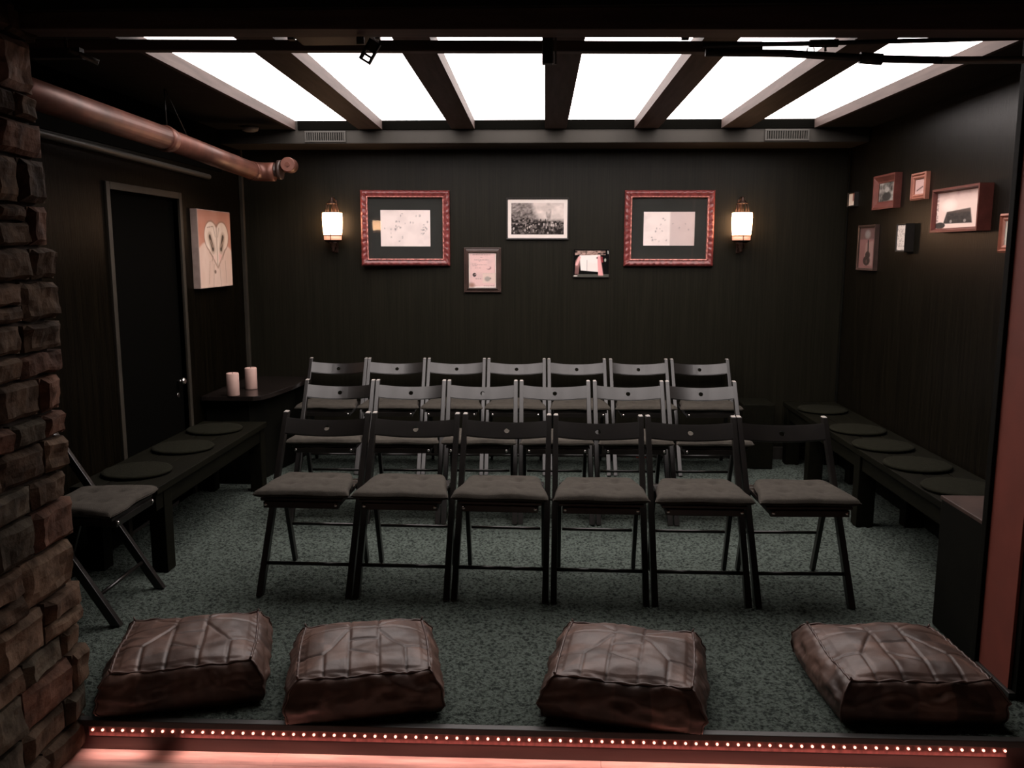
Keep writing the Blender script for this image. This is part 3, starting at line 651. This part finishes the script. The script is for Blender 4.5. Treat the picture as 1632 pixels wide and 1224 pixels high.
# ------------------------------------------------------------------ benches with round pads, corner table, candles, boxes
def bench(name, label, x0, x1, y0, y1, legs, h=.45, apron=.085):
    t = thing(name, label, 'bench', ((x0 + x1) / 2, (y0 + y1) / 2, 0))
    cx, cy = (x0 + x1) / 2, (y0 + y1) / 2
    b = MB(); n = 3; w = (x1 - x0) / n
    for k in range(n): b.box(x0 + k * w + .0015 - cx, x0 + (k + 1) * w - .0015 - cx, y0 - cy, y1 - cy, h - .035, h)
    b.build('seat_planks', 'bench', t, bevel=.004)
    b = MB(); i = .02
    b.box(x0 + i - cx, x0 + i + .025 - cx, y0 + i - cy, y1 - i - cy, h - .035 - apron, h - .0355); b.box(x1 - i - .025 - cx, x1 - i - cx, y0 + i - cy, y1 - i - cy, h - .035 - apron, h - .0355)
    b.box(x0 + i + .025 - cx, x1 - i - .025 - cx, y0 + i - cy, y0 + i + .025 - cy, h - .035 - apron, h - .0355); b.box(x0 + i + .025 - cx, x1 - i - .025 - cx, y1 - i - .025 - cy, y1 - i - cy, h - .035 - apron, h - .0355)
    b.build('apron', 'bench', t)
    for y in legs:
        for x in (x0 + .055, x1 - .055):
            if x > 0: a = (x - .05, x + .05)
            else: a = (x - .04, x + .04)
            MB().box(a[0] - cx, a[1] - cx, y - .045 - cy, y + .045 - cy, -.012, h - .0355).build('leg', 'bench', t, bevel=.004)
    return t
bench('bench', 'long low dark wooden bench along the right wall with five round pads', 1.79, 2.18, 3.62, 6.50, (3.80, 4.93, 5.87, 6.42))
bench('bench', 'low dark wooden bench along the left wall with three round pads', -2.27, -1.84, 3.92, 5.55, (4.06, 5.50))
pm = MB()
prof = [(.004, 0), (.150, 0), (.165, .004), (.170, .011), (.165, .018), (.150, .0205), (.004, .022)]
pm.lathe(prof, 40)
padme = pm.mesh('seat_pad')
def pad(x, y, label, grp):
    o = obj('seat_pad', padme, 'pad'); o.location = (x, y, .4505); o.rotation_euler = (0, 0, random.random() * 6); tag(o, label, 'seat pad', grp)
for (x, y), w_ in zip(((1.965, 6.12), (1.965, 5.42), (1.95, 4.965), (1.955, 4.51), (1.965, 4.06)), ('in the far back corner', 'second from the back corner', 'third from the back corner, in the middle', 'second from the red reveal', 'nearest the red reveal')):
    pad(x, y, 'round dark pad on the right bench, ' + w_, 'round pads on the right bench')
for (x, y), w_ in zip(((-2.075, 5.25), (-2.06, 4.74), (-2.07, 4.20)), ('nearest the corner table', 'in the middle of the three', 'nearest the stone wall')):
    pad(x, y, 'round dark pad on the left bench, ' + w_, 'round pads on the left bench')

# corner table with a curved front edge
t = thing('corner_table', 'dark glossy curved corner table in the back left corner holding two candles', 'table', (-2.29, 6.53, 0))
edge = [(-2.295, 5.62), (-1.93, 5.62)]
pts = [(.005, -.95), (.35, -.945), (.395, -.91), (.425, -.82), (.450, -.66), (.475, -.46), (.492, -.25), (.498, .0), (.005, .0)]
b = MB(); n = len(pts); b.add([(x, y, .58) for x, y in pts] + [(x, y, .612) for x, y in pts], [tuple(range(n))[::-1], tuple(range(n, 2 * n))] + [(i, (i + 1) % n, n + (i + 1) % n, n + i) for i in range(n)])
b.build('table_top', 'tabletop', t, bevel=.004)
b = MB(); q = [(.008, -.88), (.30, -.88), (.35, -.70), (.38, -.45), (.42, -.22), (.44, -.016), (.008, -.016)]; n = len(q)
b.add([(x, y, .0) for x, y in q] + [(x, y, .5795) for x, y in q], [tuple(range(n))[::-1], tuple(range(n, 2 * n))] + [(i, (i + 1) % n, n + (i + 1) % n, n + i) for i in range(n)])
b.build('cabinet_base', 'black_wall', t)
def candle(x, y, h, label):
    t = thing('pillar_candle', label, 'candle', (x, y, .6125), 0, 'pale pillar candles on the corner table')
    b = MB(); b.lathe([(.038, 0), (.041, .004), (.041, h - .006), (.038, h), (.030, h - .004), (.012, h - .008), (.002, h - .008)], 28); b.build('wax', 'candle', t)
    MB().tube([(0, 0, h - .009), (.001, 0, h + .006)], .0015, 6).build('wick', 'wick', t)
candle(-2.08, 5.615, .152, 'pale pink pillar candle nearer the table front edge, left of its pair')
candle(-2.055, 5.90, .150, 'pale pink pillar candle farther back, right of its pair')

t = MB().box(1.43, 1.66, 6.22, 6.52, -.002, .475).build('cabinet_box', 'bench', bevel=.008); tag(t, 'plain dark box standing against the back wall right of the last chairs', 'box')
t = thing('side_box', 'black waist low box beside the red reveal with a brown top', 'box', (1.90, 3.45, 0))
MB().box(-.245, .25, -.235, .115, -.002, .545).build('body', 'black_wall', t, bevel=.006); MB().box(-.248, .253, -.238, .118, .5455, .562).build('lid', 'walnut', t, bevel=.004)  # lid is a lighter brown than the body
b = MB().tube([(.70, 6.50, .008), (.80, 6.44, .02), (.86, 6.46, .05), (.92, 6.52, .16)], .006, 8).build('red_cable', 'redcable'); tag(b, 'thin red cable lying on the carpet under the last row of chairs', 'cable')

# ------------------------------------------------------------------ folding chairs
S_, H_ = .479, .77
def chair_meshes():
    D = {}
    for sx, k in ((-1, 'l'), (1, 'r')):
        x = sx * .207; a = .0145; a2 = .0125
        b = MB(); b.hexa([(x - a, -.020, 0), (x + a, -.020, 0), (x + a, .024, 0), (x - a, .024, 0)], [(x - a2, S_ - .018, H_), (x + a2, S_ - .018, H_), (x + a2, S_ + .022, H_), (x - a2, S_ + .022, H_)])
        D['front' + k] = b.mesh('front_leg', .003)
        x = sx * .186; a = .010
        b = MB(); b.hexa([(x - a, .445, 0), (x + a, .445, 0), (x + a, .482, 0), (x - a, .482, 0)], [(x - a, .306, .438), (x + a, .306, .438), (x + a, .340, .438), (x - a, .340, .438)])
        D['rear' + k] = b.mesh('rear_leg', .003)
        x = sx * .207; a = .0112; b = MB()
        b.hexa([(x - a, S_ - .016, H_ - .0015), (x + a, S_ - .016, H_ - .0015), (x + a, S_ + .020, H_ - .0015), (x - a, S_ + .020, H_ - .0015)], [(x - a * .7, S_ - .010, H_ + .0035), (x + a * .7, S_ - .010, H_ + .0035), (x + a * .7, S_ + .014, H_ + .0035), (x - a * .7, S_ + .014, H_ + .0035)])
        D['cap' + k] = b.mesh('end_cap')  # thin cap added to carry the painted highlight
    # backrest: bent plank with a round finger hole, reclined between the posts
    u = Vector((0, S_, H_)).normalized(); nb = Vector((0, u.z, -u.y)); c0 = Vector((0, S_ * .911, H_ * .911 + .002))
    A, B, cc, rh = .197, .0435, .05, .0135
    P2 = []; F2 = []
    def addp(x, z): P2.append((x, z)); return len(P2) - 1
    for s in (-1, 1):
        cols = [s * (cc + (A - cc) * k / 14) for k in range(15)]
        zl = sorted([-B, B] + [round(cc * math.tan(2 * PI * k / 32), 9) for k in range(-8, 9) if abs(cc * math.tan(2 * PI * k / 32)) < B - 1e-6])
        g0 = [[addp(x, z) for z in zl] for x in cols]
        for i in range(14):
            for j in range(len(zl) - 1):
                q = (g0[i][j], g0[i + 1][j], g0[i + 1][j + 1], g0[i][j + 1]); F2.append(q if s > 0 else q[::-1])
    N = 32; inner = []; outer = []
    for k in range(N):
        t_ = 2 * PI * k / N; cx, cz = math.cos(t_), math.sin(t_); sc = min(cc / max(abs(cx), 1e-9), B / max(abs(cz), 1e-9))
        inner.append(addp(rh * cx, rh * cz)); outer.append(addp(sc * cx, sc * cz))
    # add exact corners so that the patch meets the strips
    for k in range(N): F2.append((inner[k], outer[k], outer[(k + 1) % N], inner[(k + 1) % N]))
    for sx in (-1, 1):
        for sz in (-1, 1):
            ang = math.atan2(sz * B, sx * cc) % (2 * PI); k = int(ang / (2 * PI) * N); ci = addp(sx * cc, sz * B); F2.append((outer[k], ci, outer[(k + 1) % N]))
    th = .011; v3 = []; n2 = len(P2)
    for off in (-th / 2, th / 2):
        for x, z in P2:
            top = z + (.004 * (1 - (x / A) ** 2) if z > 0 else -.004 * (1 - (x / A) ** 2)) * 0
            sag = .034 * (1 - (x / A) ** 2); v3.append(c0 + Vector((x, 0, 0)) + u * top + nb * (sag + off - .008))
    F3 = [f for f in F2] + [tuple(i + n2 for i in f[::-1]) for f in F2]
    be = {}
    for f in F2:
        for i in range(len(f)):
            e = (f[i], f[(i + 1) % len(f)]); kk = tuple(sorted((tuple(np.round(P2[e[0]], 5)), tuple(np.round(P2[e[1]], 5))))); be.setdefault(kk, []).append(e)
    for kk, es in be.items():
        if len(es) == 1: e = es[0]; F3.append((e[1], e[0], e[0] + n2, e[1] + n2))
    D['back'] = MB().add(v3, F3).mesh('backrest')
    bmm = bmesh.new(); bmm.from_mesh(D['back']); bmesh.ops.remove_doubles(bmm, verts=bmm.verts, dist=1e-5); bmesh.ops.recalc_face_normals(bmm, faces=bmm.faces)
    of = set(bmm.faces); es = [e for e in bmm.edges if len(e.link_faces) == 2 and e.calc_face_angle(0) > .8 and all(abs(abs((v.co - c0).dot(u)) - B) < .003 for v in e.verts) and abs(e.verts[0].co.x - e.verts[1].co.x) > 1e-4]
    bmesh.ops.bevel(bmm, geom=es, offset=.0036, segments=3, affect='EDGES')
    bmm.to_mesh(D['back']); bmm.free()
    b = MB()
    for k in range(7): y = .004 + k * .053; b.box(-.188, .188, y, y + .047, .446, .459)
    D['seat'] = b.mesh('seat', .002)
    b = MB(); b.box(-.172, .172, -.006, .020, .416, .4455)
    for sx in (-1, 1): b.box(sx * .162 - .010, sx * .162 + .010, .0205, .375, .420, .4455)
    b.box(-.160, .160, .345, .365, .420, .4455)
    D['frame'] = b.mesh('seat_frame', .003)
    def leg_pt(z): return S_ * z / H_
    D['bar'] = MB().tube([(-.198, leg_pt(.125), .125), (.198, leg_pt(.125), .125)], .0085, 10).mesh('front_stretcher')
    yr = .4635 - (.4635 - .323) * .215 / .42
    D['bar2'] = MB().tube([(-.170, yr, .215), (.170, yr, .215)], .0075, 10).mesh('rear_stretcher')
    for sx, k in ((-1, 'l'), (1, 'r')):
        b = MB(); b.lathe([(.001, -.006), (.0065, -.0055), (.008, -.003), (.008, 0)], 14, Matrix.Translation((sx * .160, -.0065, .434)) @ Matrix.Rotation(-PI / 2, 4, 'X')); D['bolt' + k] = b.mesh('bolt')
    # cushion variations
    D['cush'] = []
    for s in range(4):
        nu, nv = 36, 30; top = []; seed = s * 13.7
        b = MB(); vs = []
        def prof_(u_, v_):
            return max(0., (1 - abs(u_) ** 14)) ** .5 * max(0., (1 - abs(v_) ** 14)) ** .5
        for sgn in (1, -1):
            for j in range(nv + 1):
                for i in range(nu + 1):
                    a = i / nu * 2 - 1; c = j / nv * 2 - 1
                    a = math.copysign(abs(a) ** .6, a); c = math.copysign(abs(c) ** .6, c)
                    f = (c + 1) / 2; wx = .217 - .055 * f ** 1.3 + .004 * math.sin(f * 9 + seed)
                    x = a * wx; y = -.012 + .335 * f + .006 * math.sin(a * 5 + seed) * (1 - f) - .012 * (1 - abs(a) ** 3) * 0
                    p = prof_(a, c)
                    if sgn > 0:
                        z = .480 + .026 * p + .004 * noise.noise(Vector((x * 9, y * 9, seed)))
                        for tx, ty in ((-.085, .10), (.085, .10), (-.07, .22), (.07, .22)):
                            d2 = (x - tx) ** 2 + (y - ty) ** 2; z -= .013 * math.exp(-d2 / .0006)
                        z -= .010 * abs(math.sin(a * 2 + seed)) * max(0, .35 - f) 
                        z -= .012 * max(0., .25 - f) * (1 if s % 2 else .4)
                    else: z = .480 - .0195 * p
                    vs.append((x, y, z))
        Wd = nu + 1; o2 = (nu + 1) * (nv + 1)
        fs = [(j * Wd + i, j * Wd + i + 1, (j + 1) * Wd + i + 1, (j + 1) * Wd + i) for j in range(nv) for i in range(nu)]
        fs += [tuple(q + o2 for q in f[::-1]) for f in fs]
        me_ = MB().add(vs, fs, None, True).mesh('seat_cushion')
        bmm = bmesh.new(); bmm.from_mesh(me_); bmesh.ops.remove_doubles(bmm, verts=bmm.verts, dist=5e-4); bmm.to_mesh(me_); bmm.free()
        D['cush'].append(me_)
    return D
CM = chair_meshes()
def chair(x, y, rz, label, grp, k):
    t = thing('folding_chair', label, 'chair', (x, y, 0), rz, grp)
    for n in ('frontl', 'frontr', 'rearl', 'rearr'):
        o = obj('leg', CM[n], 'chair_wood', t)
        if n[0] == 'f': obj('end_cap', CM['cap' + n[-1]], 'postglint', o)['label'] = 'pale cap imitating the highlight on the post top'
    obj('backrest', CM['back'], 'chair_wood', t); obj('seat', CM['seat'], 'chair_wood', t); obj('seat_frame', CM['frame'], 'chair_wood', t)
    obj('stretcher', CM['bar'], 'chair_wood', t); obj('stretcher', CM['bar2'], 'chair_wood', t)
    for n in ('boltl', 'boltr'): obj('bolt', CM[n], 'metal', t)['label'] = 'bright steel bolt'
    obj('cushion', CM['cush'][k % 4], 'cushion', t)['label'] = 'flat grey tufted seat cushion'
    return t
ORD = {6: ['leftmost', 'second from the left', 'third from the left', 'third from the right', 'second from the right', 'rightmost'],
       7: ['leftmost', 'second from the left', 'third from the left', 'middle', 'third from the right', 'second from the right', 'rightmost']}
def row(pts, name, grp, off=0., extra={}):
    n = len(pts) - 1
    for i in range(n):
        (xa, ya), (xb, yb) = pts[i], pts[i + 1]
        rz = math.atan2(yb - ya, xb - xa) + extra.get(i, 0)
        # pts lie on the line of the front feet
        chair((xa + xb) / 2, (ya + yb) / 2 - off, rz, 'dark folding chair with grey cushion, %s in the %s' % (ORD[n][i], name), grp, i * 3 + n)
row([(-1.325, 3.745), (-.874, 3.736), (-.427, 3.728), (.025, 3.716), (.477, 3.708), (.932, 3.704), (1.391, 3.716)], 'front row', 'front row of folding chairs', 0, {})
row([(-1.499, 5.304), (-1.052, 5.310), (-.606, 5.318), (-.156, 5.328), (.293, 5.338), (.750, 5.347), (1.194, 5.357)], 'middle row', 'middle row of folding chairs', S_)
row([(-1.768, 6.412), (-1.327, 6.420), (-.882, 6.430), (-.435, 6.438), (.016, 6.446), (.476, 6.460), (.938, 6.474), (1.390, 6.488)], 'back row', 'back row of folding chairs', S_)
chair(-1.800, 3.600, PI / 2, 'lone folding chair turned sideways, half hidden by the stone wall', 'lone folding chair', 1)

# ------------------------------------------------------------------ leather poufs
def pouf(x, y, rz, w, d, h, label, seed):
    t = thing('leather_pouf', label, 'pouf', (x, y, 0), rz, 'brown patchwork leather poufs at the front edge')
    N = 84; r = random.Random(seed)
    # seams of the top panel in (-1..1) coordinates: two long bands with a star of diagonals
    segs = [((-.24, -1), (-.22, 1)), ((.22, -1), (.24, 1)), ((-1, .36), (1, .40)), ((-.24, .30), (-.62, -.38)), ((-.62, -.38), (-.62, -1)), ((-.62, -.38), (-1, -.30)),
            ((.24, .26), (.64, -.36)), ((.64, -.36), (.64, -1)), ((.64, -.36), (1, -.26)), ((-.24, -.30), (.22, -.62)), ((.24, .45), (.66, .80)), ((-.24, .46), (-.6, .78)), ((-.23, -.02), (.23, .02))]
    ang = r.choice([0, 1]) * PI
    def seamd(a, b):
        m = 9
        for (ax, ay), (bx, by) in segs:
            dx, dy = bx - ax, by - ay; q = max(0, min(1, ((a - ax) * dx + (b - ay) * dy) / (dx * dx + dy * dy))); m = min(m, math.hypot(a - ax - q * dx, b - ay - q * dy))
        return m
    def region(a, b):
        s = 0
        for k, ((ax, ay), (bx, by)) in enumerate(segs): s = s * 2 + (1 if (bx - ax) * (b - ay) - (by - ay) * (a - ax) > 0 else 0)
        return s
    b = MB(); cols = []; tones = {}
    def point(px, py, pz):
        # rounded, slumped cushion
        bul = 1 + .12 * (1 - pz * pz) + .075 * (1 - pz)
        qx = px * (1 - .035 * py * py * abs(px)); qy = py * (1 - .035 * px * px * abs(py))
        X = qx * w / 2 * bul; Y = qy * d / 2 * bul; Z = (pz + 1) / 2 * h
        edge = max(abs(px), abs(py))
        if pz > .999:
            Z += .034 * (1 - px ** 4) * (1 - py ** 4) - .006
            sd = seamd(px, py); Z -= .0060 * math.exp(-(sd / .020) ** 2)
            wr = noise.noise(Vector((X * 7 + seed, Y * 11, seed))) * .006 + noise.noise(Vector((X * 20 + seed * 2, Y * 24, 1))) * .003
            Z += wr * (1 - .6 * edge ** 6)
        else:
            k = 1 - pz * pz
            wr = noise.noise(Vector((px * 3 + seed, py * 3 + 5, pz * 2.5))) * .016 * k + noise.noise(Vector((px * 9 + seed, py * 9, pz * 5 + 3))) * .006 * k
            nrm = Vector((px if abs(px) > .999 else 0, py if abs(py) > .999 else 0)); X += nrm.x * wr; Y += nrm.y * wr
            Z += noise.noise(Vector((px * 4 + seed, py * 4, 9))) * .010 * max(0, pz)
        # gathered edge of the top
        if pz > .95 and edge > .9: Z += .0022 * math.sin((px + py * 1.7) * 19 + seed) * (edge - .9) / .1 - .003
        if pz > .4:
            Z += .012 * noise.noise(Vector((px * 1.3 + seed, py * 1.3, 2)))
        return (X, Y, max(.0015, Z))
    lin = np.linspace(-1, 1, N + 1); sid = np.linspace(-1, 1, 15)
    def face(fn, na, nb_, A, B_, smooth=True):
        vs = [fn(a, c) for c in B_ for a in A]; W_ = len(A)
        b.add([point(*p) for p in vs], [(j * W_ + i, j * W_ + i + 1, (j + 1) * W_ + i + 1, (j + 1) * W_ + i) for j in range(len(B_) - 1) for i in range(W_ - 1)], None, True)
        for p in vs:
            key = ('t', region(p[0], p[1])) if p[2] > .999 else ('s', int((p[0] + 1) * 2.2), int((p[1] + 1) * 2.2))
            if key not in tones: tones[key] = r.uniform(.6, 1.35)
            q = tones[key]; sd_ = .45 + .55 * min(1., seamd(p[0], p[1]) / .022) if p[2] > .999 else 1.; q *= sd_
            cols.append((.088 * q, .050 * q, .038 * q))
    face(lambda a, c: (a, c, 1), N, N, lin, lin)
    face(lambda a, c: (-a, c, -1), N, N, lin[::4], lin[::4])
    face(lambda a, c: (a, -1, c), N, 14, lin, sid); face(lambda a, c: (-a, 1, c), N, 14, lin, sid)
    face(lambda a, c: (1, a, c), N, 14, lin, sid); face(lambda a, c: (-1, -a, c), N, 14, lin, sid)
    me_ = b.mesh('leather_body'); setcol(me_, np.array(cols))
    bmm = bmesh.new(); bmm.from_mesh(me_); bmesh.ops.remove_doubles(bmm, verts=bmm.verts, dist=1e-3); bmm.to_mesh(me_); bmm.free()
    obj('leather_body', me_, 'leather', t)
    loop = [(-1 + 2 * k / 40, -1) for k in range(40)] + [(1, -1 + 2 * k / 40) for k in range(40)] + [(1 - 2 * k / 40, 1) for k in range(40)] + [(-1, 1 - 2 * k / 40) for k in range(41)]
    b = MB(); b.tube([Vector(point(a, c, 1)) + Vector((a * .002, c * .002, .0015)) for a, c in loop], .0042, 6, False)
    for sx, sy in ((-1, -1), (1, -1), (1, 1), (-1, 1)):
        p = Vector(point(sx, sy, 1)); b.tube([p, p + Vector((sx * .006, sy * .006, .012 + .006 * r.random()))], [.005, .003], 6)
        b.tube([Vector(point(sx, sy, z)) * 1.0 + Vector((sx * .001, sy * .001, 0)) for z in np.linspace(1, -.9, 12)], .0036, 6)
    b.build('piping', 'seam', t)
pouf(-1.305, 2.965, .262, .470, .430, .150, 'brown patchwork leather pouf nearest the stone wall, turned anticlockwise', 1)
pouf(-.650, 2.935, .205, .452, .430, .152, 'brown patchwork leather pouf second from the stone wall, with the crisp star seams', 2)
pouf(.300, 2.935, -.170, .468, .445, .150, 'brown patchwork leather pouf second from the red reveal', 3)
pouf(1.262, 3.000, .03, .478, .455, .146, 'brown patchwork leather pouf nearest the red reveal, the flattest and widest', 4)
